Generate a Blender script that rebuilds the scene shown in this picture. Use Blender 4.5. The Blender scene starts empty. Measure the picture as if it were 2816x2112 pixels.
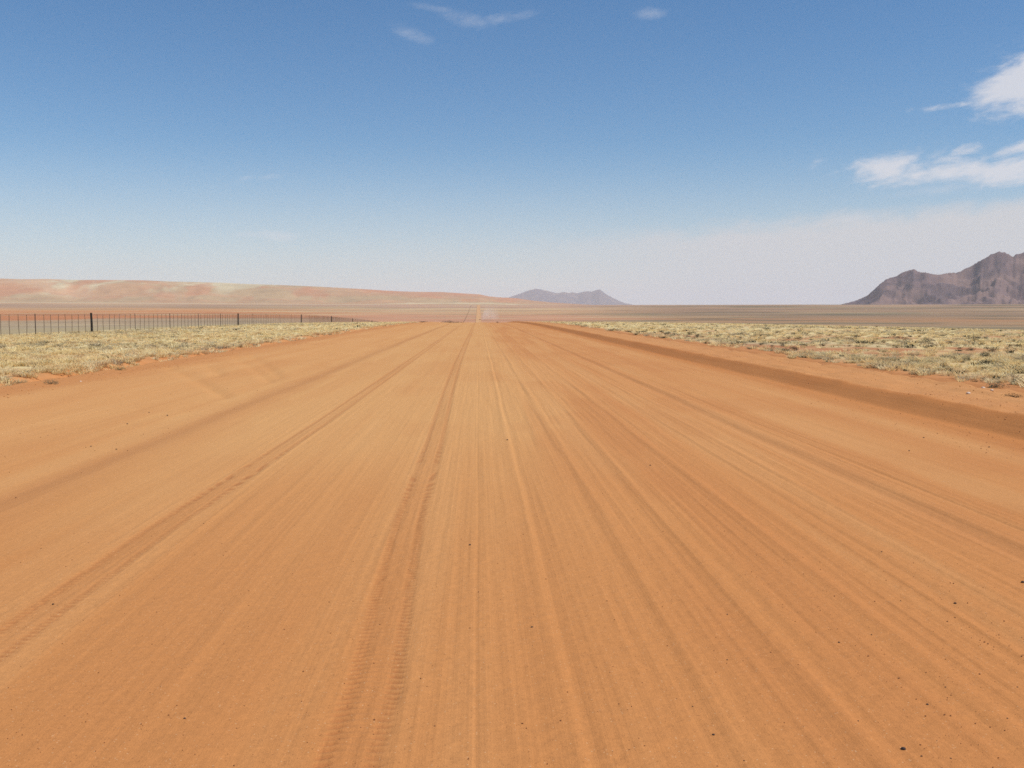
import bpy, math
import numpy as np
from mathutils import Matrix, Vector, Euler

sc = bpy.context.scene
COL = sc.collection
R = math.radians

# ------------------------------------------------------------------ camera
cam_d = bpy.data.cameras.new("camera")
cam_d.sensor_width = 36.0
cam_d.lens = 36.0
cam_d.clip_start = 0.1
cam_d.clip_end = 90000.0
cam = bpy.data.objects.new("camera", cam_d)
COL.objects.link(cam)
CAMH = 1.6
cam.location = (0, 0, CAMH)
cam.rotation_euler = (R(90 - 4.04), 0, R(-1.87))
sc.camera = cam
CR = np.array(Euler(cam.rotation_euler).to_matrix())

def ray(px, py):                       # direction through a pixel of the 2816 x 2112 photograph
    d = CR @ np.array([(px - 1408) / 2816, -(py - 1056) / 2816, -1.0])
    return d / np.linalg.norm(d)
def azel(px, py):
    d = ray(px, py)
    return math.atan2(d[0], d[1]), math.asin(d[2])
def on_plane(px, py, z=0.0):
    d = ray(px, py)
    t = (z - CAMH) / d[2]
    return d[0] * t, d[1] * t

# ------------------------------------------------------------------ exposure
sc.view_settings.view_transform = 'Standard'
sc.view_settings.look = 'None'
sc.view_settings.exposure = 0.3
sc.view_settings.gamma = 1.0
sc.render.engine = 'CYCLES'
sc.cycles.use_denoising = False
sc.cycles.max_bounces = 6
sc.cycles.volume_bounces = 2
sc.cycles.filter_width = 1.6
K = 0.80                                # photograph colour -> base colour at this exposure
def S(r, g, b, k=K):
    f = lambda c: (c / 255 / 12.92) if c <= 10 else ((c / 255 + 0.055) / 1.055) ** 2.4
    return np.array([f(r) * k, f(g) * k, f(b) * k])

# ------------------------------------------------------------------ world and sun
SUN_EL, SUN_AZ = R(57), R(110)          # azimuth clockwise from +Y
world = bpy.data.worlds.new("World")
sc.world = world
world.use_nodes = True

class Nodes:
    def __init__(s, tree):
        s.t = tree
        s.n = tree.nodes
        s.l = tree.links
    def new(s, kind, **kw):
        n = s.n.new(kind)
        for k, v in kw.items():
            setattr(n, k, v)
        return n
    def put(s, sock, v):
        if isinstance(v, bpy.types.NodeSocket):
            s.l.new(v, sock)
        else:
            sock.default_value = v
    def m(s, op, a, b=0.0, c=0.0, clamp=False):
        n = s.new('ShaderNodeMath', operation=op)
        n.use_clamp = clamp
        s.put(n.inputs[0], a); s.put(n.inputs[1], b); s.put(n.inputs[2], c)
        return n.outputs[0]
    def smooth(s, v, lo, hi, a=0.0, b=1.0):
        n = s.new('ShaderNodeMapRange', interpolation_type='SMOOTHSTEP')
        s.put(n.inputs[0], v)
        n.inputs[1].default_value = lo; n.inputs[2].default_value = hi
        n.inputs[3].default_value = a; n.inputs[4].default_value = b
        return n.outputs[0]
    def lin(s, v, lo, hi, a=0.0, b=1.0):
        n = s.new('ShaderNodeMapRange')
        s.put(n.inputs[0], v)
        n.inputs[1].default_value = lo; n.inputs[2].default_value = hi
        n.inputs[3].default_value = a; n.inputs[4].default_value = b
        return n.outputs[0]
    def xyz(s, x, y, z):
        n = s.new('ShaderNodeCombineXYZ')
        s.put(n.inputs[0], x); s.put(n.inputs[1], y); s.put(n.inputs[2], z)
        return n.outputs[0]
    def noise(s, vec, scale, detail=3.0, rough=0.5, dist=0.0):
        n = s.new('ShaderNodeTexNoise')
        if vec is not None:
            s.put(n.inputs['Vector'], vec)
        n.inputs['Scale'].default_value = scale
        n.inputs['Detail'].default_value = detail
        n.inputs['Roughness'].default_value = rough
        n.inputs['Distortion'].default_value = dist
        return n.outputs[0]
    def mix(s, f, a, b, blend='MIX'):
        n = s.new('ShaderNodeMix', data_type='RGBA', blend_type=blend)
        s.put(n.inputs[0], f); s.put(n.inputs[6], a); s.put(n.inputs[7], b)
        return n.outputs[2]

W = Nodes(world.node_tree)
W.n.clear()
sky = W.new('ShaderNodeTexSky', sky_type='NISHITA')
sky.sun_disc = False
sky.sun_elevation = SUN_EL
sky.sun_rotation = SUN_AZ
sky.altitude = 900
sky.air_density = 1.0
sky.dust_density = 0.6
sky.ozone_density = 2.2
tc = W.new('ShaderNodeTexCoord')
sep = W.new('ShaderNodeSeparateXYZ')
W.l.new(tc.outputs['Generated'], sep.inputs[0])
az = W.m('ARCTAN2', sep.outputs[0], sep.outputs[1])
el = W.m('ARCSINE', sep.outputs[2])
# wisps and puffs: (photo x, y, half width, half height, strength, tilt) -> a direction in the sky
wvec = W.xyz(az, W.m('ADD', W.m('MULTIPLY', el, 2.4), W.m('MULTIPLY', az, -0.35)), 0.37)
n_big = W.noise(wvec, 26, 8, 0.60, 0.35)
n_fine = W.noise(wvec, 90, 6, 0.62, 0.4)
nz = W.m('ADD', W.m('MULTIPLY', n_big, 0.72), W.m('MULTIPLY', n_fine, 0.28))
CLOUDS = [
    (2790, 232, 95, 62, 1.35, -0.42), (2880, 200, 130, 80, 1.5, -0.3), (2640, 287, 150, 10, 0.62, -0.06),
    (2455, 466, 120, 40, 1.12, 0.06), (2640, 455, 130, 46, 1.05, 0.0), (2790, 470, 120, 44, 1.1, 0.0), (2650, 418, 60, 18, 1.05, -0.15),
    (2790, 412, 70, 16, 1.2, -0.18), (2330, 440, 50, 24, 0.42, -0.3), (2245, 445, 36, 22, 0.36, -0.6), (2590, 520, 130, 18, 0.78, -0.1),
    (1135, 95, 70, 22, 0.72, 0.28), (1290, 55, 75, 24, 0.74, 0.15), (1400, 46, 95, 18, 0.72, -0.12), (1190, 22, 70, 12, 0.6, 0.1),
    (1790, 38, 48, 17, 0.74, 0.0), (765, 650, 62, 15, 1.25, 0.03), (700, 646, 60, 10, 0.8, 0.0),
    (735, 487, 46, 10, 0.8, -0.15), (680, 490, 36, 9, 0.75, -0.3), (2120, 616, 90, 12, 0.66, -0.05), (2350, 600, 80, 12, 0.7, -0.1),
]
totals = [None, None]
for (cx, cy, hw, hh, st, tilt) in CLOUDS:
    a0, e0 = azel(cx, cy)
    sx, sy = hw / 2816, hh / 2816
    da = W.m('SUBTRACT', az, a0)
    de = W.m('ADD', W.m('SUBTRACT', el, e0), W.m('MULTIPLY', da, tilt))
    q = W.m('ADD', W.m('POWER', W.m('ABSOLUTE', W.m('DIVIDE', da, sx)), 2.0), W.m('POWER', W.m('ABSOLUTE', W.m('DIVIDE', de, sy)), 2.0))
    b = W.m('MULTIPLY', W.m('EXPONENT', W.m('MULTIPLY', q, -0.8)), st)
    k = 0 if cx > 2200 and cy < 510 else 1
    totals[k] = b if totals[k] is None else W.m('MAXIMUM', totals[k], b)
def puffs(tot, amp, lo, hi, op):
    v = W.smooth(W.m('ADD', tot, W.m('MULTIPLY', W.m('SUBTRACT', nz, 0.5), amp)), lo, hi)
    return W.m('MULTIPLY', W.m('MULTIPLY', v, W.smooth(tot, 0.08, 0.5)), op)
puff = W.m('MAXIMUM', puffs(totals[0], 2.6, 0.30, 1.25, 0.84), puffs(totals[1], 2.0, 0.20, 1.35, 0.32))
# thin veil low on the right, its upper edge climbing to the right
aL, eL = azel(1650, 640); aR, eR = azel(2816, 545)
edge = W.m('ADD', W.m('MULTIPLY', W.m('SUBTRACT', az, aL), (eR - eL) / (aR - aL)), eL)
edge = W.m('ADD', edge, W.m('MULTIPLY', W.m('SUBTRACT', n_big, 0.5), 0.030))
veil = W.smooth(W.m('SUBTRACT', edge, el), -0.008, 0.016)
veil = W.m('MULTIPLY', veil, W.smooth(az, azel(1330, 700)[0], azel(2100, 700)[0], 0.10, 0.95))
hs = W.new('ShaderNodeHueSaturation')
W.l.new(sky.outputs[0], hs.inputs['Color'])
hs.inputs['Saturation'].default_value = 1.28
hs.inputs['Value'].default_value = 0.88
skyc = hs.outputs[0]
cl = lambda r, g, b, k=8.1: (*(S(r, g, b, 1.0) * k), 1)
low = W.m('MULTIPLY', W.smooth(el, R(9.5), R(0.5)), 0.55)
skyc = W.mix(low, skyc, cl(205, 207, 217))
c1 = W.mix(veil, skyc, cl(208, 209, 213))
c2 = W.mix(puff, c1, cl(222, 222, 228))
bg = W.new('ShaderNodeBackground')
W.l.new(c2, bg.inputs[0])
bg.inputs[1].default_value = 0.10
wo = W.new('ShaderNodeOutputWorld')
W.l.new(bg.outputs[0], wo.inputs[0])

sun_d = bpy.data.lights.new("sun", 'SUN')
sun_d.energy = 3.6
sun_d.angle = R(0.53)
sun_d.color = (1.0, 0.955, 0.89)
sun = bpy.data.objects.new("sun", sun_d)
COL.objects.link(sun)
sdir = Vector((math.sin(SUN_AZ) * math.cos(SUN_EL), math.cos(SUN_AZ) * math.cos(SUN_EL), math.sin(SUN_EL)))
sun.rotation_euler = sdir.to_track_quat('Z', 'Y').to_euler()
sun.location = (30, -20, 60)

# ------------------------------------------------------------------ helpers
rng = np.random.default_rng(7)

def _hash(ix, iy, seed):
    h = (ix.astype(np.int64) * 374761393 + iy.astype(np.int64) * 668265263 + seed * 2147483647) & 0xFFFFFFFF
    h = ((h ^ (h >> 13)) * 1274126177) & 0xFFFFFFFF
    h = ((h ^ (h >> 16)) * 2246822519) & 0xFFFFFFFF
    return ((h ^ (h >> 15)) & 0xFFFFFF) / float(0xFFFFFF)
def vn(x, y, seed=0):                   # value noise in 0..1
    x = np.asarray(x, float); y = np.asarray(y, float)
    x, y = np.broadcast_arrays(x, y)
    ix, iy = np.floor(x), np.floor(y)
    fx, fy = x - ix, y - iy
    fx = fx * fx * fx * (fx * (fx * 6 - 15) + 10); fy = fy * fy * fy * (fy * (fy * 6 - 15) + 10)
    a, b = _hash(ix, iy, seed), _hash(ix + 1, iy, seed)
    c, d = _hash(ix, iy + 1, seed), _hash(ix + 1, iy + 1, seed)
    return (a + (b - a) * fx) * (1 - fy) + (c + (d - c) * fx) * fy
def fbm(x, y, seed=0, oct=4, gain=0.5):
    s, a, t = 0.0, 1.0, 0.0
    for o in range(oct):
        s = s + a * vn(x * 2 ** o + 17.3 * o, y * 2 ** o - 9.1 * o, seed + o)
        t += a
        a *= gain
    return s / t
def sst(a, b, x):
    t = np.clip((np.asarray(x, float) - a) / (b - a), 0, 1)
    return t * t * (3 - 2 * t)
def lerp(a, b, t):
    return a + (b - a) * t
def cmix(a, b, t):
    return a + (b - a) * np.asarray(t)[..., None]

def tag(o, label=None, cat=None, group=None, kind=None):
    for k, v in (("label", label), ("category", cat), ("group", group), ("kind", kind)):
        if v:
            o[k] = v
    return o
def link(name, me, parent=None):
    o = bpy.data.objects.new(name, me)
    COL.objects.link(o)
    if parent is not None:
        o.parent = parent
    return o
def empty(name, loc=(0, 0, 0)):
    o = bpy.data.objects.new(name, None)
    o.location = loc
    COL.objects.link(o)
    return o
def raw_mesh(name, verts, faces, mat, cols=None, smooth=False):
    """verts (n,3); faces (m,k) of one polygon size; cols (n,3) per vertex"""
    me = bpy.data.meshes.new(name)
    verts = np.ascontiguousarray(verts, np.float32)
    faces = np.ascontiguousarray(faces, np.int32)
    m, k = faces.shape
    me.vertices.add(len(verts)); me.vertices.foreach_set("co", verts.ravel())
    me.loops.add(m * k); me.loops.foreach_set("vertex_index", faces.ravel())
    me.polygons.add(m)
    me.polygons.foreach_set("loop_start", np.arange(0, m * k, k, dtype=np.int32))
    if smooth:
        me.polygons.foreach_set("use_smooth", np.ones(m, bool))
    if cols is not None:
        at = me.color_attributes.new("Col", 'FLOAT_COLOR', 'POINT')
        c = np.ones((len(verts), 4), np.float32)
        c[:, :3] = cols
        at.data.foreach_set("color", c.ravel())
    me.update(calc_edges=True)
    me.validate()
    if mat:
        me.materials.append(mat)
    return me
def grid_faces(nr, nc, wrap=False):
    i = np.arange(nr * nc).reshape(nr, nc)
    if wrap:
        j = np.roll(i, -1, axis=1)
        return np.stack([i[:-1], j[:-1], j[1:], i[1:]], -1).reshape(-1, 4)
    return np.stack([i[:-1, :-1], i[:-1, 1:], i[1:, 1:], i[1:, :-1]], -1).reshape(-1, 4)

class MB:
    """collects boxes, tubes and prisms into one mesh"""
    def __init__(s):
        s.v = []; s.f = []
    def add(s, v, f):
        b = len(s.v)
        s.v += [tuple(p) for p in v]
        s.f += [tuple(b + i for i in q) for q in f]
        return s
    def box(s, x0, x1, y0, y1, z0, z1):
        v = [(x, y, z) for z in (z0, z1) for y in (y0, y1) for x in (x0, x1)]
        return s.add(v, [(0, 2, 3, 1), (4, 5, 7, 6), (0, 1, 5, 4), (2, 6, 7, 3), (0, 4, 6, 2), (1, 3, 7, 5)])
    def tube(s, pts, r, n=6, cap=True):
        pts = [Vector(p) for p in pts]
        rs = r if isinstance(r, (list, tuple)) else [r] * len(pts)
        v = []; f = []
        for i, p in enumerate(pts):
            d = (pts[min(i + 1, len(pts) - 1)] - pts[max(i - 1, 0)]).normalized()
            u = d.cross(Vector((1, 0, 0)) if abs(d.x) < 0.9 else Vector((0, 1, 0))).normalized()
            w = d.cross(u)
            v += [p + (u * math.cos(a) + w * math.sin(a)) * rs[i] for a in [2 * math.pi * k / n for k in range(n)]]
        for i in range(len(pts) - 1):
            f += [(i * n + k, i * n + (k + 1) % n, (i + 1) * n + (k + 1) % n, (i + 1) * n + k) for k in range(n)]
        if cap:
            f += [tuple(range(n))[::-1], tuple((len(pts) - 1) * n + k for k in range(n))]
        return s.add(v, f)
    def prism(s, prof, x0, x1):          # profile in (y, z), extruded along x
        n = len(prof)
        v = [(x0, y, z) for y, z in prof] + [(x1, y, z) for y, z in prof]
        f = [tuple(range(n)), tuple(range(2 * n - 1, n - 1, -1))]
        f += [(k, n + k, n + (k + 1) % n, (k + 1) % n) for k in range(n)]
        return s.add(v, f)
    def mesh(s, name, mat):
        me = bpy.data.meshes.new(name)
        me.from_pydata(s.v, [], s.f)
        me.materials.append(mat)
        me.update()
        return me

# ------------------------------------------------------------------ materials
def mat_new(name):
    m = bpy.data.materials.new(name)
    m.use_nodes = True
    N = Nodes(m.node_tree)
    b = N.n['Principled BSDF']
    b.inputs['Roughness'].default_value = 0.95
    b.inputs['Specular IOR Level'].default_value = 0.12
    return m, N, b
def mat_flat(name, col, rough=0.8, var=0.15, scale=30):
    m, N, b = mat_new(name)
    t = N.new('ShaderNodeTexCoord').outputs['Object']
    n = N.noise(t, scale, 4, 0.6)
    c = N.mix(n, (*(np.array(col) * (1 - var)), 1), (*(np.minimum(np.array(col) * (1 + var), 1)), 1))
    N.put(b.inputs['Base Color'], c)
    b.inputs['Roughness'].default_value = rough
    return m
def attr_col(N):
    return N.new('ShaderNodeVertexColor', layer_name="Col").outputs[0]

def mat_sand():
    m, N, b = mat_new("road_sand")
    p = N.new('ShaderNodeTexCoord').outputs['Object']
    c = attr_col(N)
    grain = N.noise(p, 210, 2, 0.7)
    mid = N.noise(p, 34, 4, 0.6)
    pm = N.new('ShaderNodeMapping')
    N.l.new(p, pm.inputs[0]); pm.inputs['Scale'].default_value = (38, 0.16, 1)
    streak = N.noise(pm.outputs[0], 1.0, 4, 0.62)
    f = N.m('ADD', N.m('MULTIPLY', N.m('SUBTRACT', grain, 0.5), 0.85), N.m('MULTIPLY', N.m('SUBTRACT', mid, 0.5), 0.30))
    f = N.m('ADD', f, N.m('MULTIPLY', N.m('SUBTRACT', streak, 0.5), 0.26))
    f = N.m('ADD', f, 1.0)
    cc = N.new('ShaderNodeVectorMath', operation='SCALE')
    N.l.new(c, cc.inputs[0]); N.put(cc.inputs['Scale'], f)
    # pale quartz grains and dark grit
    vo = N.new('ShaderNodeTexVoronoi', feature='F1'); N.l.new(p, vo.inputs['Vector']); vo.inputs['Scale'].default_value = 95
    rnd = N.new('ShaderNodeSeparateColor'); N.l.new(vo.outputs['Color'], rnd.inputs[0])
    dot = N.m('LESS_THAN', vo.outputs['Distance'], 0.30)
    pale = N.m('MULTIPLY', dot, N.m('GREATER_THAN', rnd.outputs[0], 0.955))
    dark = N.m('MULTIPLY', dot, N.m('LESS_THAN', rnd.outputs[0], 0.045))
    c3 = N.mix(N.m('MULTIPLY', pale, 0.40), cc.outputs[0], (*S(238, 205, 160), 1))
    c4 = N.mix(N.m('MULTIPLY', dark, 0.5), c3, (*S(120, 75, 50), 1))
    N.put(b.inputs['Base Color'], c4)
    bp = N.new('ShaderNodeBump')
    bp.inputs['Strength'].default_value = 0.55
    bp.inputs['Distance'].default_value = 0.006
    N.put(bp.inputs['Height'], N.m('ADD', N.m('MULTIPLY', streak, 0.9), N.m('ADD', N.m('MULTIPLY', grain, 0.5), N.m('MULTIPLY', mid, 0.8))))
    N.l.new(bp.outputs[0], b.inputs['Normal'])
    return m
def mat_ground():
    m, N, b = mat_new("desert_soil")
    p = N.new('ShaderNodeTexCoord').outputs['Object']
    c = attr_col(N)
    f = N.m('ADD', N.m('MULTIPLY', N.m('SUBTRACT', N.noise(p, 9, 5, 0.65), 0.5), 0.55), N.m('MULTIPLY', N.m('SUBTRACT', N.noise(p, 0.8, 5, 0.6), 0.5), 0.35))
    f = N.m('ADD', f, 1.0)
    cc = N.new('ShaderNodeVectorMath', operation='SCALE')
    N.l.new(c, cc.inputs[0]); N.put(cc.inputs['Scale'], f)
    N.l.new(cc.outputs[0], b.inputs['Base Color'])
    return m
def mat_far(name, s1, s2, k=0.55):
    m, N, b = mat_new(name)
    p = N.new('ShaderNodeTexCoord').outputs['Object']
    c = attr_col(N)
    f = N.m('ADD', N.m('MULTIPLY', N.m('SUBTRACT', N.noise(p, s1, 6, 0.62), 0.5), k), N.m('MULTIPLY', N.m('SUBTRACT', N.noise(p, s2, 5, 0.65), 0.5), 0.35))
    f = N.m('ADD', f, 1.0)
    cc = N.new('ShaderNodeVectorMath', operation='SCALE')
    N.l.new(c, cc.inputs[0]); N.put(cc.inputs['Scale'], f)
    N.l.new(cc.outputs[0], b.inputs['Base Color'])
    return m
def mat_leaf(name, transl=0.35):
    m, N, b = mat_new(name)
    c = attr_col(N)
    d = N.new('ShaderNodeBsdfDiffuse'); t = N.new('ShaderNodeBsdfTranslucent')
    N.l.new(c, d.inputs[0]); N.l.new(c, t.inputs[0])
    mx = N.new('ShaderNodeMixShader'); mx.inputs[0].default_value = transl
    N.l.new(d.outputs[0], mx.inputs[1]); N.l.new(t.outputs[0], mx.inputs[2])
    N.l.new(mx.outputs[0], N.n['Material Output'].inputs[0])
    return m

M_SAND = mat_sand()
M_GROUND = mat_ground()
M_HILL = mat_far("dune_hill_soil", 0.004, 0.02)
M_ROCK = mat_far("mountain_rock", 0.006, 0.03, 0.3)
M_FROCK = mat_far("far_mountain_rock", 0.002, 0.01)
M_GRASS = mat_leaf("dry_grass_blades", 0.40)
M_SHRUB = mat_leaf("shrub_leaves", 0.20)
M_WOOD = mat_flat("weathered_post_wood", (0.035, 0.03, 0.026), 0.9)
M_IRON = mat_flat("rusty_iron", (0.07, 0.05, 0.04), 0.7)
M_STICK = mat_flat("dropper_wood", (0.16, 0.115, 0.08), 0.9)
M_WIRE = mat_flat("galvanised_wire", (0.22, 0.20, 0.18), 0.6)
M_STONE = mat_flat("dark_stone", (0.06, 0.042, 0.036), 0.85, 0.4, 60)
M_PALE = mat_flat("pale_stone", (0.62, 0.50, 0.40), 0.85, 0.2, 30)
M_PAINT = mat_flat("car_paint", (0.05, 0.04, 0.04), 0.35, 0.05, 5)
M_GLASS = mat_flat("dark_car_glass", (0.02, 0.02, 0.025), 0.15, 0.1, 5)
M_TYRE = mat_flat("tyre_rubber", (0.02, 0.02, 0.02), 0.9)
M_LAMP = mat_flat("lamp_lens", (0.7, 0.7, 0.65), 0.2, 0.05, 5)

# ------------------------------------------------------------------ terrain heights
_RF = np.array([0, 300, 600, 900, 1200, 1600, 2000, 2500, 3000, 3500, 4000, 4300, 4700, 5500, 7000, 9000, 14000, 40000.])
_ZF = np.array([-1, -5, -11, -16.5, -20, -20.5, -17, -7.2, 4.5, 17.0, 27.5, 30.0, 29.5, 20, 5, 0, 0, 0.])
_rr = np.linspace(0, 40000, 8001)
_zz = np.interp(_rr, _RF, _ZF)
_kk = np.hanning(61); _kk /= _kk.sum()
_zs = np.convolve(np.pad(_zz, 30, mode='edge'), _kk, 'valid')
def z_far(r):
    return np.interp(r, _rr, _zs)
def plain(x, y):
    """the land without the road bed"""
    r = np.hypot(x, y)
    azm = np.abs(np.arctan2(x, np.maximum(y, 1e-3)))
    re = np.sqrt(y * y + 3.2 ** 2 * x * x)
    d = np.maximum(re - 95, 0)
    zn = -4.3e-5 * d * d
    lim = 230.0
    zn = np.where(d > lim, -4.3e-5 * lim * lim - 2 * 4.3e-5 * lim * (d - lim), zn)
    zn = np.maximum(zn, -21 + 0 * zn)
    z = lerp(zn, z_far(r), sst(180, 800, r))
    z = z + 0.25 * (fbm(x / 120, y / 120, 41, 3) - 0.5) * sst(60, 300, r)
    z = z + 3.0 * (fbm(x / 900, y / 900, 43, 3) - 0.5) * sst(1500, 3000, r)
    return z
def bank(x, y):                         # the verge stands a little above the road bed
    left = 0.13 * sst(-8.2, -9.8, x) + 0.05 * (fbm(x * 0.9, y * 0.9, 5, 3) - 0.5)
    right = 0.20 + 0.05 * (fbm(x * 0.9, y * 0.9, 6, 3) - 0.5)
    return np.where(x < 0, left, right) * sst(700, 250, np.hypot(x, y))
def ground_z(x, y):
    z = plain(x, y) + bank(x, y)
    inside = sst(9.5, 8.7, x) * sst(-10.3, -9.4, x) * sst(430, 380, y) * sst(-16, -13, y)
    return z - 0.45 * inside

# ---- ground colour -------------------------------------------------
SOIL = S(203, 138, 84); REDSOIL = S(186, 126, 84); LITTER = S(228, 204, 148); GREYL = S(180, 160, 126)
def ground_col(x, y):
    r = np.hypot(x, y); lr = np.log(np.maximum(r, 1.0))
    azm = np.degrees(np.arctan2(x, y))
    n1 = fbm(x / 1.7, y / 1.7, 11, 4); n2 = fbm(x / 9, y / 9, 12, 4); n3 = fbm(x / 40, y / 40, 13, 4)
    # near: straw litter over orange soil
    lit = sst(0.36, 0.62, n1 * 0.5 + n2 * 0.5 + np.where(x < 0, 0.12, 0.02) + 0.10 * sst(30, 90, r))
    near = cmix(np.broadcast_to(np.where((x > 0)[..., None], REDSOIL, SOIL), x.shape + (3,)), LITTER, lit)
    near = cmix(near, GREYL, 0.55 * sst(0.52, 0.66, n3 * 0.5 + n2 * 0.5))
    edgew = np.where(x < 0, sst(-11.2 - 1.2 * n1, -9.9, x), sst(11.0 + 1.0 * n1, 9.6, x))
    near = cmix(near, np.broadcast_to(SOIL, near.shape), edgew)
    # far bands (real patches of soil and grass across the valley)
    def table(rows):
        rs = np.log([q[0] for q in rows]); cs = np.array([S(*q[1:]) for q in rows])
        w = 0.05 * (fbm(azm / 6, lr * 6, 21, 3) - 0.5) * 2
        return np.stack([np.interp(lr + w, rs, cs[:, k]) for k in range(3)], -1)
    leftT = table([(300, 178, 158, 120), (700, 172, 156, 122), (1200, 166, 148, 118), (1600, 174, 152, 118), (2150, 180, 150, 114), (2250, 192, 124, 76),
                   (2700, 198, 130, 80), (3120, 204, 150, 100), (3400, 186, 150, 114), (3550, 180, 146, 114), (3700, 180, 144, 114), (4200, 178, 148, 118), (9000, 178, 148, 118)])
    midT = table([(300, 200, 160, 112), (1500, 200, 148, 108), (2200, 202, 146, 110), (2500, 202, 150, 112), (2700, 204, 162, 118), (3000, 202, 158, 118), (3250, 206, 176, 132), (3450, 194, 154, 122), (4200, 192, 152, 126), (9000, 190, 154, 126)])
    rightT = table([(150, 190, 172, 116), (420, 146, 134, 94), (900, 152, 132, 96), (1600, 158, 130, 96), (2150, 176, 132, 92), (2450, 148, 122, 94), (2900, 160, 128, 98), (3500, 168, 134, 104), (4200, 180, 146, 114), (9000, 180, 146, 114)])
    wl = sst(-4, -13, azm); wr = sst(3, 12, azm)
    far = midT * (1 - wl - wr)[..., None] + leftT * wl[..., None] + rightT * wr[..., None]
    # long thin streaks: dark scrub lines and pale grass bands, stretched across the view of the valley
    s1 = fbm(azm / 7 + 3, lr * 24, 31, 4); s2 = fbm(azm / 10, lr * 34 + 5, 32, 4)
    far = cmix(far, np.broadcast_to(S(112, 102, 78), far.shape), 0.75 * sst(0.52, 0.66, s1) * sst(400, 900, r) * (0.35 + 0.65 * wr))
    far = cmix(far, np.broadcast_to(S(210, 188, 140), far.shape), 0.55 * sst(0.57, 0.72, s2) * sst(400, 900, r) * (1 - 0.6 * wr))
    return cmix(near, far, np.maximum(sst(110, 420, r), sst(-29, -33, x) * sst(40, 75, r)))

az_list = np.concatenate([np.arange(-180, -44, 2.0), np.arange(-44, 46, 0.14), np.arange(46, 180, 2.0)])
r_list = [1.2]
while r_list[-1] < 36000:
    r = r_list[-1]
    r_list.append(r * (1.035 if r < 900 else 1.011 if r < 4600 else 1.05) if r > 6 else r + 0.3)
r_list = np.array(r_list)
A, RR = np.meshgrid(np.radians(az_list), r_list)
GX, GY = RR * np.sin(A), RR * np.cos(A)
GZ = ground_z(GX, GY)
gc = ground_col(GX, GY)
nr, nc = GX.shape
gv = np.stack([GX, GY, GZ], -1).reshape(-1, 3)
gf = grid_faces(nr, nc, True)
gv = np.vstack([gv, [[0, 0, -0.45]]])
gcc = np.vstack([gc.reshape(-1, 3), [SOIL]])
me = raw_mesh("ground", gv, gf[:, ::-1], M_GROUND, gcc, True)
ground = link("ground", me)
tag(ground, kind="structure")

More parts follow.
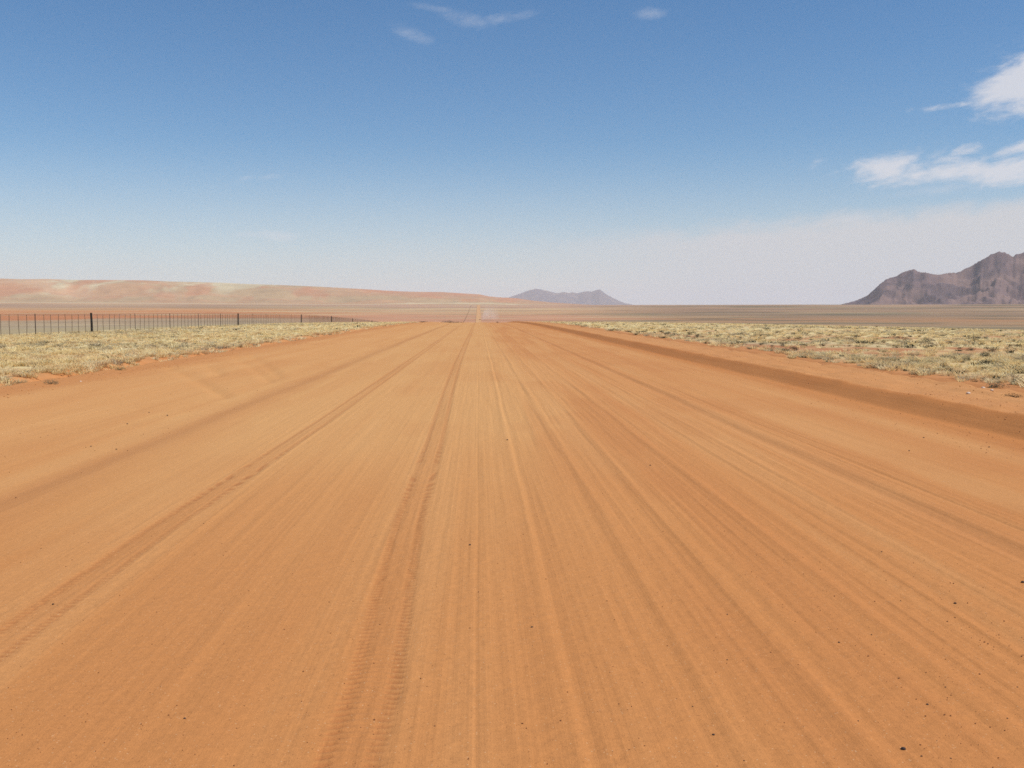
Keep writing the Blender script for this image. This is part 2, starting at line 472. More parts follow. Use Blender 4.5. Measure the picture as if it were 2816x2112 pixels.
# ------------------------------------------------------------------ dirt road
def path(ys, xs):
    ys = np.array(ys, float); xs = np.array(xs, float)
    return lambda y: np.interp(y, ys, xs)
TRK_C = path([0, 3.6, 4.3, 6, 7.8, 12.4, 20, 31, 80, 400], [-.45, -.47, -.455, -.50, -.54, -.545, -.61, -.66, -.6, -.6])
TRK_L = path([0, 4.95, 7.4, 15, 40, 104, 400], [-2.28, -2.31, -2.35, -2.27, -2.22, -2.18, -2.2])
def tread_of(x, y, u, ph):
    q = (y + 0.22 * np.abs(u) + 0.03 * (fbm(y / 0.3, x / 0.2, 61, 2) - 0.5)) / 0.058 + ph
    t = sst(-0.35, 0.45, np.sin(2 * np.pi * q))
    t = t * (0.55 + 0.75 * fbm(y / 0.35, x / 0.12, 64, 2))
    return lerp(0.5, t, sst(16, 8, y))
def road_h(x, y):
    z = np.zeros_like(x)
    wob = 0.20 * (fbm(y / 6.0, 0 * y, 51, 3) - 0.5) + 0.08 * (fbm(y / 1.1, 0 * y + 3, 52, 3) - 0.5)
    # right windrow: steep face towards the road, soft top
    lump = fbm(x * 1.6, y * 1.3, 53, 4) - 0.5
    xb = x + 0.35 * wob + 0.05 * (fbm(y / 0.45, 0 * y, 50, 3) - 0.5)
    bt = np.clip((xb - 6.66) / 0.45, 0, 1)
    z += (0.205 + 0.05 * lump) * (0.75 * bt + 0.25 * sst(0, 1, bt)) + 0.035 * sst(6.1, 6.8, xb)
    z += -0.025 * sst(7.1, 8.2, xb) + 0.09 * lump * sst(7.0, 7.5, xb)
    # left: shallow dish, long rise to the verge
    z += 0.12 * sst(-4.6, -9.3, x + 0.5 * wob) + 0.05 * lump * sst(-7.4, -8.6, x)
    z += -0.045 * sst(-3.75, -4.25, x + wob) + 0.03 * sst(-4.3, -5.4, x + wob)
    # wander of the longitudinal streaks
    wx = x + 0.03 * (fbm(x * 0.4, y / 9.0, 54, 2) - 0.5)
    right_rough = 0.45 + 0.75 * sst(-0.2, 2.0, x) - 0.30 * sst(4.2, 5.6, x) - 0.25 * sst(-2.5, -4.5, x)
    near_fade = sst(70, 12, y)
    z += 0.0055 * right_rough * (fbm(wx / 0.34, y / 11.0, 55, 2) - 0.5)
    z += 0.0070 * right_rough * (fbm(wx / 0.11, y / 6.5, 56, 2) - 0.5) * (0.35 + 0.65 * near_fade)
    z += 0.0062 * (0.6 + 0.6 * right_rough) * (fbm(wx / 0.042, y / 2.6, 57, 2) - 0.5) * near_fade
    # transverse ripples and small lumps
    z += 0.0060 * (fbm(x / 0.9, y / 0.16, 58, 3) - 0.5) * (1 - 0.5 * sst(0, 2, x))
    z += 0.0060 * (fbm(x / 0.06, y / 0.06, 59, 2) - 0.5) * near_fade
    # ridges and grooves that run the whole way
    def groove(c, w, d):
        return -d * np.exp(-((x - c) / w) ** 2)
    j = 0.035 * (fbm(y / 4.0, 0 * y, 60, 3) - 0.5)
    br = 0.55 + 0.9 * fbm(y / 2.5, 0 * y + 9, 62, 3)
    z += groove(3.56 + 1.6 * j, 0.085, 0.013 * br) - groove(3.72 + 1.6 * j, 0.08, 0.007 * br)
    z += groove(3.98 + j, 0.03, 0.008 * br) + groove(2.62 + j, 0.04, 0.006)
    z += -groove(0.98 + 1.5 * j, 0.05, 0.0060 * br) + groove(0.89 + 1.5 * j, 0.05, 0.0035 * br)
    z += -groove(1.42 - j, 0.045, 0.007 * br) - groove(2.05 + j, 0.05, 0.008 * br) - groove(2.95 - j, 0.04, 0.007)
    z += -groove(0.36 + j, 0.035, 0.006) + groove(-0.012 + 0.5 * j, 0.007, 0.0040 * br)
    z += groove(0.42 + j, 0.03, 0.006)
    # the two tyre tracks: a pair of edge grooves with tread between
    for T, ph, w, dp in ((TRK_C(y), 0.0, 0.092, 1.0), (TRK_L(y) + 0.4 * j, 1.3, 0.092, 0.9)):
        u = x - T
        tread = tread_of(x, y, u, ph)
        gr = np.exp(-((u - w) / 0.033) ** 4) + np.exp(-((u + w) / 0.029) ** 4)
        mid = sst(w, w - .03, np.abs(u))
        amp = dp * (0.75 + 0.5 * fbm(y / 1.3, 0 * y, 63, 2))
        z += -amp * (0.0070 * gr * (0.15 + 0.95 * tread) + 0.0035 * mid * tread)
        z += amp * 0.0015 * np.exp(-((u - w - .06) / .03) ** 2)
    # skewed scrape marks on the left shoulder
    for (px0, py0, px1, py1) in ((455, 1020, 625, 1092), (640, 988, 745, 1050), (680, 985, 770, 1040), (560, 1010, 600, 1040)):
        (ax, ay), (bx, by) = on_plane(px0, py0), on_plane(px1, py1)
        L = math.hypot(bx - ax, by - ay); ux, uy = (bx - ax) / L, (by - ay) / L
        t = (x - ax) * ux + (y - ay) * uy
        dd = (x - ax) * uy - (y - ay) * ux + 0.12 * (t / L) * (1 - t / L) * 4
        z += -0.045 * np.exp(-(dd / 0.13) ** 2) * sst(-0.3, 0.6, t) * sst(L + .3, L - .8, t)
    return z
def road_z(x, y):
    r = np.hypot(x, y)
    z = plain(x, y) + 0.004 + road_h(x, y) * sst(900, 300, y) + 0.55 * sst(500, 1000, y)
    e = 0.25 * (fbm(y / 1.8, x * 0.3, 65, 3) - 0.5)
    z -= 0.30 * (sst(9.15, 9.55, x + e) + sst(-9.5, -9.9, x + e)) * sst(600, 400, y)
    return z
def road_col(x, y):
    wx = x + 0.1 * (fbm(x * 0.4, y / 9.0, 54, 2) - 0.5)
    base = np.broadcast_to(S(215, 160, 101), x.shape + (3,))
    right = S(207, 142, 85); dark = S(194, 126, 73); pale = S(219, 166, 108)
    c = cmix(base, right, sst(0.1, 2.2, x) * 0.75 + 0.3 * sst(-4.0, -6.5, x))
    c = cmix(c, np.broadcast_to(S(201, 134, 77), c.shape), 0.90 * sst(16, 3.0, y + 3 * (fbm(x / 1.5, y / 3, 70, 3) - 0.5)))  # lens vignette and view-angle darkening painted into the near sand
    st = fbm(wx / 0.45, y / 14.0, 71, 3)
    c = cmix(c, np.broadcast_to(pale, c.shape), 0.24 * sst(0.5, 0.72, st))
    c = cmix(c, np.broadcast_to(dark, c.shape), 0.30 * sst(0.48, 0.28, st) * (0.5 + 0.5 * sst(0, 2, x)))
    pt = fbm(x / 1.3, y / 3.5, 72, 4)
    c = cmix(c, np.broadcast_to(dark, c.shape), 0.24 * sst(0.5, 0.70, pt) * (0.5 + 0.5 * sst(-0.5, 2, x)))
    # shade painted into the windrow face, track grooves and left dish band
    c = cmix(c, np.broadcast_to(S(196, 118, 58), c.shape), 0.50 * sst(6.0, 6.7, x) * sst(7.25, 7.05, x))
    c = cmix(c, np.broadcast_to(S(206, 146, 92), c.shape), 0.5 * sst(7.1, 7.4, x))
    for T, ph in ((TRK_C(y), 0.0), (TRK_L(y), 1.3)):      # groove shade painted into the tread prints, over pressed sand
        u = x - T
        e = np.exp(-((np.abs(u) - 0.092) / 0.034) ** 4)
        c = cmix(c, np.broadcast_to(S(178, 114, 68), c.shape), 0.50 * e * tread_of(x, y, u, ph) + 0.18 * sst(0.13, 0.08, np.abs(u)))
    c = cmix(c, np.broadcast_to(S(196, 132, 80), c.shape), 0.40 * np.exp(-((x + 4.05) / 0.28) ** 2))
    c = cmix(c, np.broadcast_to(S(186, 120, 72), c.shape), 0.20 * np.exp(-((x - 3.6) / 0.2) ** 2))
    c = cmix(c, np.broadcast_to(S(196, 128, 74), c.shape), 0.6 * sst(-7.9, -9.0, x + 0.6 * (fbm(x, y / 2, 73, 3) - 0.5)))
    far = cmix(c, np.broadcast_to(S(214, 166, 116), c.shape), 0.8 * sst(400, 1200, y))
    return far
# lateral stations: fine where the tracks run
xs = [-10.2]
while xs[-1] < 9.8:
    x = xs[-1]
    step = 0.05
    if x < -6.5: step = 0.07
    elif x < -2.6: step = 0.045
    elif x < -2.05: step = 0.009
    elif x < -0.75: step = 0.026
    elif x < -0.30: step = 0.009
    elif x < 0.06: step = 0.010
    elif x < 4.2: step = 0.014
    xs.append(x + step)
xs = np.array(xs)
ys = [-14, -10, -6, -3, -1, 0, 1.0, 1.6]
while ys[-1] < 4320:
    y = ys[-1]
    ys.append(y + (0.03 if y < 2.6 else max(0.0115, min(0.9 * y * y / 1640, 0.03 * y)) if y < 420 else 0.011 * y))
ys = np.array(ys)
X, Y = np.meshgrid(xs, ys)
shrink = lerp(1.0, 0.52, sst(450, 1100, Y))
X = X * shrink
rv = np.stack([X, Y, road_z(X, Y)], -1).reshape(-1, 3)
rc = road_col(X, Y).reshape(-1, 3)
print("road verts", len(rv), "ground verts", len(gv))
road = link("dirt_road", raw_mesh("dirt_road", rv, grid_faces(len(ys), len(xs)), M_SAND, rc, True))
tag(road, kind="structure")
def surf_z(x, y):
    x = np.asarray(x, float); y = np.asarray(y, float)
    return np.where((x > -9.4) & (x < 9.2), road_z(x, y), ground_z(x, y))

# ------------------------------------------------------------------ hills on the left
def skyline(pts):
    P = np.array([(*azel(px, py),) for px, py in pts])
    o = np.argsort(P[:, 0])
    return P[o, 0], np.tan(P[o, 1])
sx_, st_ = skyline([(-1200, 800), (-700, 776), (-250, 764), (0, 766), (60, 768), (120, 767), (200, 769.5), (300, 770), (400, 771), (470, 774), (600, 777), (680, 781), (750, 783),
                    (850, 787), (900, 789.5), (1000, 795), (1060, 799), (1100, 801), (1150, 802.5), (1215, 803), (1260, 806), (1320, 809.5), (1345, 815), (1370, 817.5), (1420, 820), (1460, 826), (1520, 832), (1600, 837), (1700, 842)])
haz = np.radians(np.arange(-52, 8.01, 0.1))
hr = np.concatenate([np.arange(3900, 7400, 40.0), np.arange(7400, 11000, 200.0)])
HA, HR = np.meshgrid(haz, hr)
HX, HY = HR * np.sin(HA), HR * np.cos(HA)
RID = 6900.0
top = np.interp(HA, sx_, st_) * RID + CAMH
t = np.clip((HR - 4250) / (RID - 4250), 0, 1)
wv = fbm(HA * 22, HR / 900, 81, 4)
prof = np.clip(0.30 * t + 0.70 * sst(0.30, 1.0, t + 0.25 * (wv - 0.5) * (1 - t) * 2), 0, 1)
back = 1 - sst(RID + 100, 10500, HR)
base_z = plain(HX, HY)
HZ = np.maximum(28 + (top - 28) * prof, 20) * back - 10 * (1 - back)
dune = fbm(HX / 420, HY / 420, 82, 4) - 0.5
HZ = HZ + dune * 34 * sst(0.2, 0.6, t) * (1 - sst(0.78, 0.97, t)) * np.clip((top - 30) / 120, 0, 1)
HZ = np.where(HR < 4250, base_z - 3 - (4250 - HR) * 0.02, HZ)
HZ = np.minimum(HZ, np.interp(HA, sx_, st_) * HR + CAMH + 0 * HZ) if True else HZ
# colours: red dune faces, pale grass, mauve scrub
h1 = fbm(HA * 42 + 2 - t * 1.5, t * 4.2, 83, 5); h2 = fbm(HA * 30 + 9 - t * 1.5, t * 3.4, 84, 5); h3 = fbm(HA * 9, t * 9, 85, 3)
hc = np.broadcast_to(S(184, 146, 110), HX.shape + (3,))
hc = cmix(hc, np.broadcast_to(S(178, 150, 114), hc.shape), sst(0.42, 0.62, h3))
hc = cmix(hc, np.broadcast_to(S(198, 182, 146), hc.shape), 0.95 * sst(0.42, 0.56, h2) * sst(0.45, 0.72, t) * sst(R(-6), R(-15), HA))
hc = cmix(hc, np.broadcast_to(S(192, 130, 94), hc.shape), 0.50 * sst(0.52, 0.66, h1) * sst(0.30, 0.6, t))
hc = cmix(hc, np.broadcast_to(S(190, 136, 106), hc.shape), 0.5 * sst(R(-9), R(-2), HA) * sst(0.62, 0.85, t + 0.1 * (h3 - 0.5)))
# pale grass band low on the slope
bandc = 0.20 + 0.05 * np.sin(HA * 11) - 0.25 * sst(R(-12), R(0), HA) + 0.45 * sst(R(-10), R(-1), HA)
hc = cmix(hc, np.broadcast_to(S(204, 186, 148), hc.shape), 0.75 * np.exp(-((t - bandc) / 0.05) ** 2))
hc = np.minimum(hc * 1.14, 0.8)
hv = np.stack([HX, HY, HZ], -1).reshape(-1, 3)
hills = link("hills", raw_mesh("hills", hv, grid_faces(len(hr), len(haz))[:, ::-1], M_HILL, hc.reshape(-1, 3), True))
tag(hills, kind="structure")

# ------------------------------------------------------------------ mountains
def mountain(name, pts, dist, depth, mat, c_lo, c_hi, c_dark, seed, az_step, spur):
    a_, t_ = skyline(pts)
    aa = np.arange(a_[0], a_[-1], math.radians(az_step))
    rr_ = np.linspace(dist - depth, dist + depth * 0.8, 90)
    MA, MR = np.meshgrid(aa, rr_)
    MX, MY = MR * np.sin(MA), MR * np.cos(MA)
    sky_t = np.interp(MA, a_, t_)
    wander = (fbm(MA * 40, 0 * MA, seed, 3) - 0.5) * depth * 0.30
    rid = dist + wander
    tt = (MR - (dist - depth)) / (rid - (dist - depth))
    tb = (MR - rid) / (dist + depth * 0.8 - rid)
    H = sky_t * rid + CAMH
    rg = 1 - np.abs(2 * fbm(MX / spur, MY / spur, seed + 3, 5, 0.55) - 1)
    rg2 = 1 - np.abs(2 * fbm(MX / (spur * 0.3), MY / (spur * 0.3), seed + 9, 4, 0.55) - 1)
    f = np.clip(tt, 0, 1) ** 1.12
    f = f - (0.58 * (1 - rg) + 0.22 * (1 - rg2)) * np.clip(tt * (1 - tt) * 3.2, 0, 1)
    f = np.where(tt > 1, 1 - np.clip(tb, 0, 1) ** 0.9, f)
    Z = -30 + (H + 30) * np.clip(f, 0, 1)
    Z = np.minimum(Z, sky_t * MR + CAMH)
    c = cmix(np.broadcast_to(c_lo, MX.shape + (3,)), c_hi, sst(0.42, 0.62, fbm(MX / spur * 2, MY / spur * 2, seed + 20, 4)))
    c = cmix(c, np.broadcast_to(c_dark, c.shape), 0.8 * sst(0.52, 0.66, fbm(MX / spur * 3.3, MY / spur * 3.3, seed + 30, 4)))
    v = np.stack([MX, MY, Z], -1).reshape(-1, 3)
    o = link(name, raw_mesh(name, v, grid_faces(len(rr_), len(aa))[:, ::-1], mat, c.reshape(-1, 3), True))
    return tag(o, kind="structure")
near_pts = [(2270, 846), (2300, 840), (2355, 826), (2384, 813), (2403, 797), (2420, 780), (2439, 766), (2468, 757), (2480, 748), (2490, 744), (2500, 743), (2513, 738), (2522, 744), (2532, 748), (2545, 748), (2580, 755),
            (2590, 753), (2612, 749), (2632, 749), (2655, 738), (2683, 723), (2700, 712), (2715, 704), (2730, 696), (2744, 691), (2755, 691), (2767, 694), (2777, 700), (2786, 704), (2795, 698), (2816, 692), (2870, 668), (2950, 640), (3040, 652), (3150, 690), (3300, 742), (3500, 800), (3720, 850)]
mountain("mountain", near_pts, 7600.0, 1500.0, M_ROCK, S(120, 98, 96), S(138, 112, 104), S(98, 82, 84), 101, 0.035, 420.0)
far_pts = [(1310, 842), (1345, 830), (1370, 822), (1385, 818), (1398, 818), (1410, 814), (1441, 803), (1458, 797), (1475, 793), (1490, 796), (1518, 803), (1534, 806), (1546, 803), (1555, 803), (1565, 805), (1575, 803), (1588, 806), (1596, 804), (1604, 802), (1620, 800),
           (1626, 802), (1638, 798), (1650, 795), (1656, 800), (1664, 807), (1686, 819), (1705, 828), (1718, 833), (1750, 840), (1790, 846)]
mountain("mountain", far_pts, 29000.0, 3600.0, M_FROCK, S(96, 84, 86), S(112, 96, 92), S(78, 70, 78), 151, 0.03, 1300.0)

# ------------------------------------------------------------------ fence on the left
FX = lambda y: -27.3 - 0.9 * sst(100, 140, y) - 3.2 * sst(150, 260, y)
fence = empty("wire_fence", (float(FX(60)), 60.0, float(ground_z(np.array(FX(60.)), np.array(60.)))))
tag(fence, "long farm fence of thin droppers and wires along the left grass edge", "fence")
FO = np.array(fence.location)
def gz(x, y):
    return float(surf_z(float(x), float(y)))
post_me = MB().tube([(0, 0, -0.3), (0.01, 0, 0.7), (0, 0.01, 1.40)], [0.085, 0.08, 0.075], 8).mesh("fence_post", M_WOOD)
iron_me = MB().box(-0.02, 0.02, -0.02, 0.02, -0.3, 1.36).mesh("iron_post", M_IRON)
drop_me = MB().tube([(0, 0, 0.02), (0.015, 0.01, 0.65), (-0.01, 0.0, 1.31)], [0.017, 0.019, 0.016], 5).mesh("dropper", M_STICK)
Y0, SP = 73.35, 9.2
rest = MB(); nd = 0
for k in range(-3, 44):
    yk = Y0 + k * SP
    big = (k % 5 == 0)
    x = float(FX(yk)); z = gz(x, yk)
    o = bpy.data.objects.new("fence_post" if big else "iron_post", post_me if big else iron_me)
    COL.objects.link(o); o.parent = fence
    o.location = (x - FO[0], yk - FO[1], z - FO[2])
    o.rotation_euler = (rng.normal(0, .012), rng.normal(0, .012), rng.uniform(0, 6))
    if big: o["label"] = "thick dark wooden post"
    for j in range(1, 8):
        yj = yk + SP * j / 8 + rng.normal(0, 0.05)
        if yj > 470: continue
        xj = float(FX(yj)); zj = gz(xj, yj) + rng.normal(0, 0.02)
        tl = (rng.normal(0, .02), rng.normal(0, .02), rng.uniform(0, 6))
        if nd < 98:
            o = bpy.data.objects.new("dropper", drop_me)
            COL.objects.link(o); o.parent = fence
            o.location = (xj - FO[0], yj - FO[1], zj - FO[2]); o.rotation_euler = tl
            nd += 1
        else:
            rest.tube([(xj - FO[0], yj - FO[1], zj - FO[2]), (xj - FO[0] + rng.normal(0, .02), yj - FO[1], zj + 1.31 - FO[2])], 0.026, 4)
o = link("dropper", rest.mesh("dropper", M_STICK), fence); o["kind"] = "stuff"
wy = np.arange(Y0 - 3 * SP, 469, 2.3)
for h in (0.22, 0.48, 0.76, 1.04, 1.28):
    pts = [(float(FX(y)) - FO[0], y - FO[1], gz(float(FX(y)), y) + h - FO[2]) for y in wy]
    link("wire", MB().tube(pts, 0.0022, 4, False).mesh("wire", M_WIRE), fence)
# the same kind of fence far off, climbing the slope beside the road
farf = empty("wire_fence", (-27.5, 1800.0, float(plain(np.array(-27.5), np.array(1800.)))))
tag(farf, "thin far stretch of fence climbing the distant slope left of the road", "fence")
FP = np.array(farf.location)
up = MB()
for y in np.arange(1800, 3980, 1.6):
    z = float(plain(np.array(-27.5), np.array(float(y)))) - FP[2]
    w = 0.07 if int(y / 1.6) % 6 == 0 else 0.04
    up.box(-w, w, y - FP[1] - w, y - FP[1] + w, z - 0.3, z + 1.45)
o = link("dropper", up.mesh("dropper", M_STICK), farf); o["kind"] = "stuff"

# ------------------------------------------------------------------ dry grass
def blades(nb, rad, h0, h1, w, spread, seed):
    g = np.random.default_rng(seed)
    V = []; F = []
    for i in range(nb):
        a = g.uniform(0, 6.283); rr = rad * math.sqrt(g.uniform(0, 1))
        bx, by = rr * math.cos(a), rr * math.sin(a)
        out = a + g.normal(0, 0.7); hh = g.uniform(h0, h1); lean = hh * spread * g.uniform(0.3, 1.3)
        dx, dy = math.cos(out), math.sin(out)
        sx, sy = -dy * w / 2, dx * w / 2
        b = len(V)
        V += [(bx - sx, by - sy, -0.02), (bx + sx, by + sy, -0.02),
              (bx + dx * lean * 0.4 + sx * .8, by + dy * lean * 0.4 + sy * .8, hh * .62), (bx + dx * lean * 0.4 - sx * .8, by + dy * lean * 0.4 - sy * .8, hh * .62),
              (bx + dx * lean + sx * .25, by + dy * lean + sy * .25, hh), (bx + dx * lean - sx * .25, by + dy * lean - sy * .25, hh)]
        F += [(b, b + 1, b + 2, b + 3), (b + 3, b + 2, b + 4, b + 5)]
    return np.array(V), np.array(F)
NEAR_T = [blades(50, 0.11, 0.05, 0.13, 0.014, 2.0, 200 + i) for i in range(6)]
MID_T = [blades(22, 0.15, 0.05, 0.12, 0.030, 2.2, 220 + i) for i in range(5)]
FAR_T = [blades(11, 0.22, 0.05, 0.11, 0.065, 2.4, 240 + i) for i in range(5)]
STRAW = [S(252, 230, 174), S(248, 220, 160), S(254, 238, 190), S(236, 206, 156)]
OLIVE = [S(214, 196, 150), S(190, 176, 142), S(202, 184, 150)]
DARKT = [S(92, 86, 66), S(78, 78, 62)]

def scatter(n, rmin, rmax, side, g, wide=44):
    """points in view of a wide cone, evenly per square metre"""
    r = np.sqrt(g.uniform(rmin ** 2, rmax ** 2, n))
    a = np.radians(g.uniform(-wide, 1, n) if side < 0 else g.uniform(0, wide, n))
    return r * np.sin(a), r * np.cos(a)
def grass(name, side, seed):
    g = np.random.default_rng(seed)
    VV = []; FF = []; CC = []; nv = 0
    for (rmin, rmax, n, T) in ((8, 40, 9400, NEAR_T), (40, 80, 8500, MID_T), (80, 175, 13000, FAR_T)):
        x, y = scatter(n, rmin, rmax, side, g, 78 if rmax == 40 else 44)
        n1 = fbm(x / 1.7, y / 1.7, 11, 4); n2 = fbm(x / 9, y / 9, 12, 4); n3 = fbm(x / 40, y / 40, 13, 4)
        edge = 9.55 + 1.5 * (fbm(y / 2.2, 0 * y, 90 + side, 3) - 0.35)
        keep = (np.abs(x) > edge) & (x > FX(y) - 1.5 - 1.5 * n1)
        dens = n1 * 0.45 + n2 * 0.55
        need = (0.36 if side < 0 else 0.495) + g.normal(0, 0.09, n)
        keep &= (dens > need) | ((np.abs(x) < edge + 1.3) & (g.uniform(0, 1, n) < (0.75 if side < 0 else 0.45)))
        idx = np.nonzero(keep)[0]
        for i in idx:
            V, F = T[g.integers(len(T))]
            s = g.uniform(0.65, 1.35) * (1.0 if side < 0 else 0.95)
            a = g.uniform(0, 6.283); ca, sa = math.cos(a), math.sin(a)
            P = V * s
            Q = np.empty_like(P)
            Q[:, 0] = P[:, 0] * ca - P[:, 1] * sa + x[i]; Q[:, 1] = P[:, 0] * sa + P[:, 1] * ca + y[i]; Q[:, 2] = P[:, 2] * g.uniform(.8, 1.15)
            u = g.uniform()
            olive = (0.06 if side < 0 else 0.20) + 0.35 * (n3[i] > 0.52) * (n2[i] > 0.45)
            if u < (0.015 if side < 0 else 0.08): c = DARKT[g.integers(2)]
            elif u < olive: c = OLIVE[g.integers(3)]
            else: c = STRAW[g.integers(4)]
            cc = np.repeat((c * g.uniform(.85, 1.1, (len(P) // 6, 1))), 6, axis=0)
            Q0 = np.full(len(P), i)
            VV.append(Q); FF.append(F + nv); CC.append(cc); nv += len(P)
            Q[:, 2] += 0  # height added below
        # lift all tufts of this ring at once
        zi = ground_z(x, y)
        k = len(VV) - len(idx)
        for j, i in enumerate(idx):
            VV[k + j][:, 2] += zi[i]
    V = np.vstack(VV); F = np.vstack(FF); C_ = np.vstack(CC)
    print(name, "blade faces", len(F))
    o = link(name, raw_mesh(name, V, F, M_GRASS, C_))
    return o
gl = grass("dry_grass", -1, 301)
tag(gl, "pale yellow dry grass covering the plain left of the sandy road", "grass", kind="stuff")
gr_ = grass("dry_grass", 1, 302)
tag(gr_, "dry yellow and olive grass covering the plain right of the sandy road", "grass", kind="stuff")

# ------------------------------------------------------------------ shrubs
def shrub_mesh(seed, cols, nl=330, flat=0.62):
    g = np.random.default_rng(seed)
    V = []; F = []; C_ = []
    lobes = [(g.normal(0, .28), g.normal(0, .28), g.uniform(.12, .34), g.uniform(.26, .46)) for _ in range(6)]
    for i in range(nl):
        lx, ly, lz, lr = lobes[g.integers(6)]
        d = g.normal(0, 1, 3); d /= np.linalg.norm(d)
        rr = lr * g.uniform(0.45, 1.0) ** 0.5
        p = np.array([lx + d[0] * rr, ly + d[1] * rr, max(0.0, lz + d[2] * rr) * flat / 0.62 * 0.8])
        s = g.uniform(0.03, 0.07)
        u = g.normal(0, 1, 3); u /= np.linalg.norm(u)
        w = np.cross(u, d + g.normal(0, .5, 3)); w /= np.linalg.norm(w) + 1e-6
        b = len(V)
        V += [p - u * s, p + w * s * .45, p + u * s, p - w * s * .45]
        F.append((b, b + 1, b + 2, b + 3))
        C_ += [cols[g.integers(len(cols))] * g.uniform(.8, 1.2)] * 4
    # bare twigs
    for i in range(26):
        a = g.uniform(0, 6.283); l = g.uniform(.35, .75)
        tip = np.array([math.cos(a) * l * .75, math.sin(a) * l * .75, l * flat * g.uniform(.6, 1.1)])
        side = np.array([-math.sin(a), math.cos(a), 0]) * 0.012
        b = len(V)
        V += [-side * 1.5, side * 1.5, tip + side * .4, tip - side * .4]
        F.append((b, b + 1, b + 2, b + 3)); C_ += [S(120, 100, 76)] * 4
    return raw_mesh("shrub", np.array(V), np.array(F), M_SHRUB, np.array(C_))
GREYG = [S(128, 124, 98), S(150, 142, 112), S(110, 110, 88), S(164, 156, 120)]
DARKG = [S(70, 70, 56), S(84, 80, 66), S(60, 64, 54)]
GREEN = [S(116, 122, 82), S(98, 108, 74), S(136, 136, 96)]
SH = {"grey": [shrub_mesh(400 + i, GREYG) for i in range(4)], "dark": [shrub_mesh(420 + i, DARKG, 260) for i in range(4)], "green": [shrub_mesh(440 + i, GREEN) for i in range(2)]}
def shrub(kind, x, y, size, label, group=None, name="desert_shrub", h=1.0):
    o = bpy.data.objects.new(name, SH[kind][rng.integers(len(SH[kind]))])
    COL.objects.link(o)
    o.location = (x, y, gz(x, y) - 0.01)
    o.scale = (size, size * rng.uniform(.85, 1.15), size * h)
    o.rotation_euler = (0, 0, rng.uniform(0, 6.283))
    return tag(o, label, "shrub", group)
def at_px(px, py, z=0.15):
    x, y = on_plane(px, py, z)
    for _ in range(4):
        x, y = on_plane(px, py, gz(x, y))
    return x, y
def shrub_px(kind, px, py, wpx, label, h=1.0):
    x, y = at_px(px, py)
    return shrub(kind, x, y, wpx / 2816 * math.hypot(x, y) / 1.25, label, h=h)
shrub_px("dark", 66, 1044, 34, "dark brown shrub on the bare patch at the far left of the grass", .8)
shrub_px("grey", 140, 1056, 34, "pale tussock bush beside the road edge with a dark hollow on top", .9)
shrub_px("dark", 188, 1036, 22, "dark bush in front of pale grass at the left road edge", .9)
shrub_px("dark", 187, 982, 17, "small dark shrub amid yellow grass, upper one left of the green shrub", .8)
shrub_px("green", 283, 979, 20, "small olive green shrub with reddish soil beside it in the left grass", .8)
shrub_px("dark", 354, 997, 16, "dark tuft just above the left road edge, behind a low green one", .8)
shrub_px("green", 328, 1018, 26, "green bush at the corner where the left grass juts into the road", .8)
shrub_px("green", 371, 1006, 14, "low green tuft on the edge of the red road soil at left", .6)
shrub_px("dark", 2790, 1084, 46, "low dark bush at the right frame edge touching the red road bank", .55)
shrub_px("dark", 2712, 1046, 24, "darkest round bush among the grey shrubs by the right road bank", 1.0)
shrub_px("dark", 2684, 1050, 28, "broad dark shrub just left of the darkest round bush", .7)
shrub_px("grey", 2738, 1064, 44, "largest grey bush at the edge of the right road bank", .9)
shrub_px("grey", 2800, 1056, 44, "big grey green bush cut by the right frame edge", .9)
shrub_px("dark", 2752, 1012, 24, "round dark shrub standing alone on red soil at right", .9)
shrub_px("grey", 2530, 1030, 46, "wide pale grey bush spreading along the right road bank", .7)
shrub_px("dark", 2488, 1020, 24, "dark forked shrub just left of the wide pale grey bush", .8)
# bushes on the crest, seen end on against the valley
for px, w, hh, lab in ((1236, 34, .32, "low dark bush on the road crest left of the far road"), (1259, 20, .18, "flat dark scrub trailing right of the low crest bush"), (1162, 26, .2, "thin dark scrub on the crest where the left fence ends")):
    d = 185.0; x = (px - 1316) / 2816 * d
    o = shrub("dark", x, d, 0.9, lab)
    o.scale = (w / 2816 * d / 1.3, 0.8, hh / 0.45); o.rotation_euler = (0, 0, 0)
x = (1371 - 1316) / 2816 * 168.0
shrub("dark", x, 175.0, 0.42, "tiny dark bush on the road crest right of the dust cloud", h=1.0)
g = np.random.default_rng(77)
cnt = 0
while cnt < 200:
    r = math.sqrt(g.uniform(14 ** 2, 70 ** 2)); a = math.radians(g.uniform(8, 31))
    x, y = r * math.sin(a), r * math.cos(a)
    if x < 10.2: continue
    n = float(fbm(np.array(x / 7), np.array(y / 7), 95, 3))
    if n < 0.40 + 0.2 * g.uniform(): continue
    if g.uniform() < 0.65:
        shrub("dark", x, y, g.uniform(.13, .30), "small dark shrub dotted among the grass right of the road", "small dark shrubs right of the road", h=g.uniform(.9, 1.2))
    else:
        shrub("grey", x, y, g.uniform(.18, .42), "small grey green shrub dotted among the grass right of the road", "small grey shrubs right of the road", h=g.uniform(.6, .95))
    cnt += 1
cnt = 0
while cnt < 60:
    r = math.sqrt(g.uniform(22 ** 2, 62 ** 2)); a = math.radians(g.uniform(-31, -10))
    x, y = r * math.sin(a), r * math.cos(a)
    if x > -10.4: continue
    shrub("grey" if g.uniform() < .6 else "dark", x, y, g.uniform(.12, .26), "small grey shrub half hidden in the yellow grass left of the road", "small shrubs in the left grass", h=g.uniform(.6, .9))
    cnt += 1

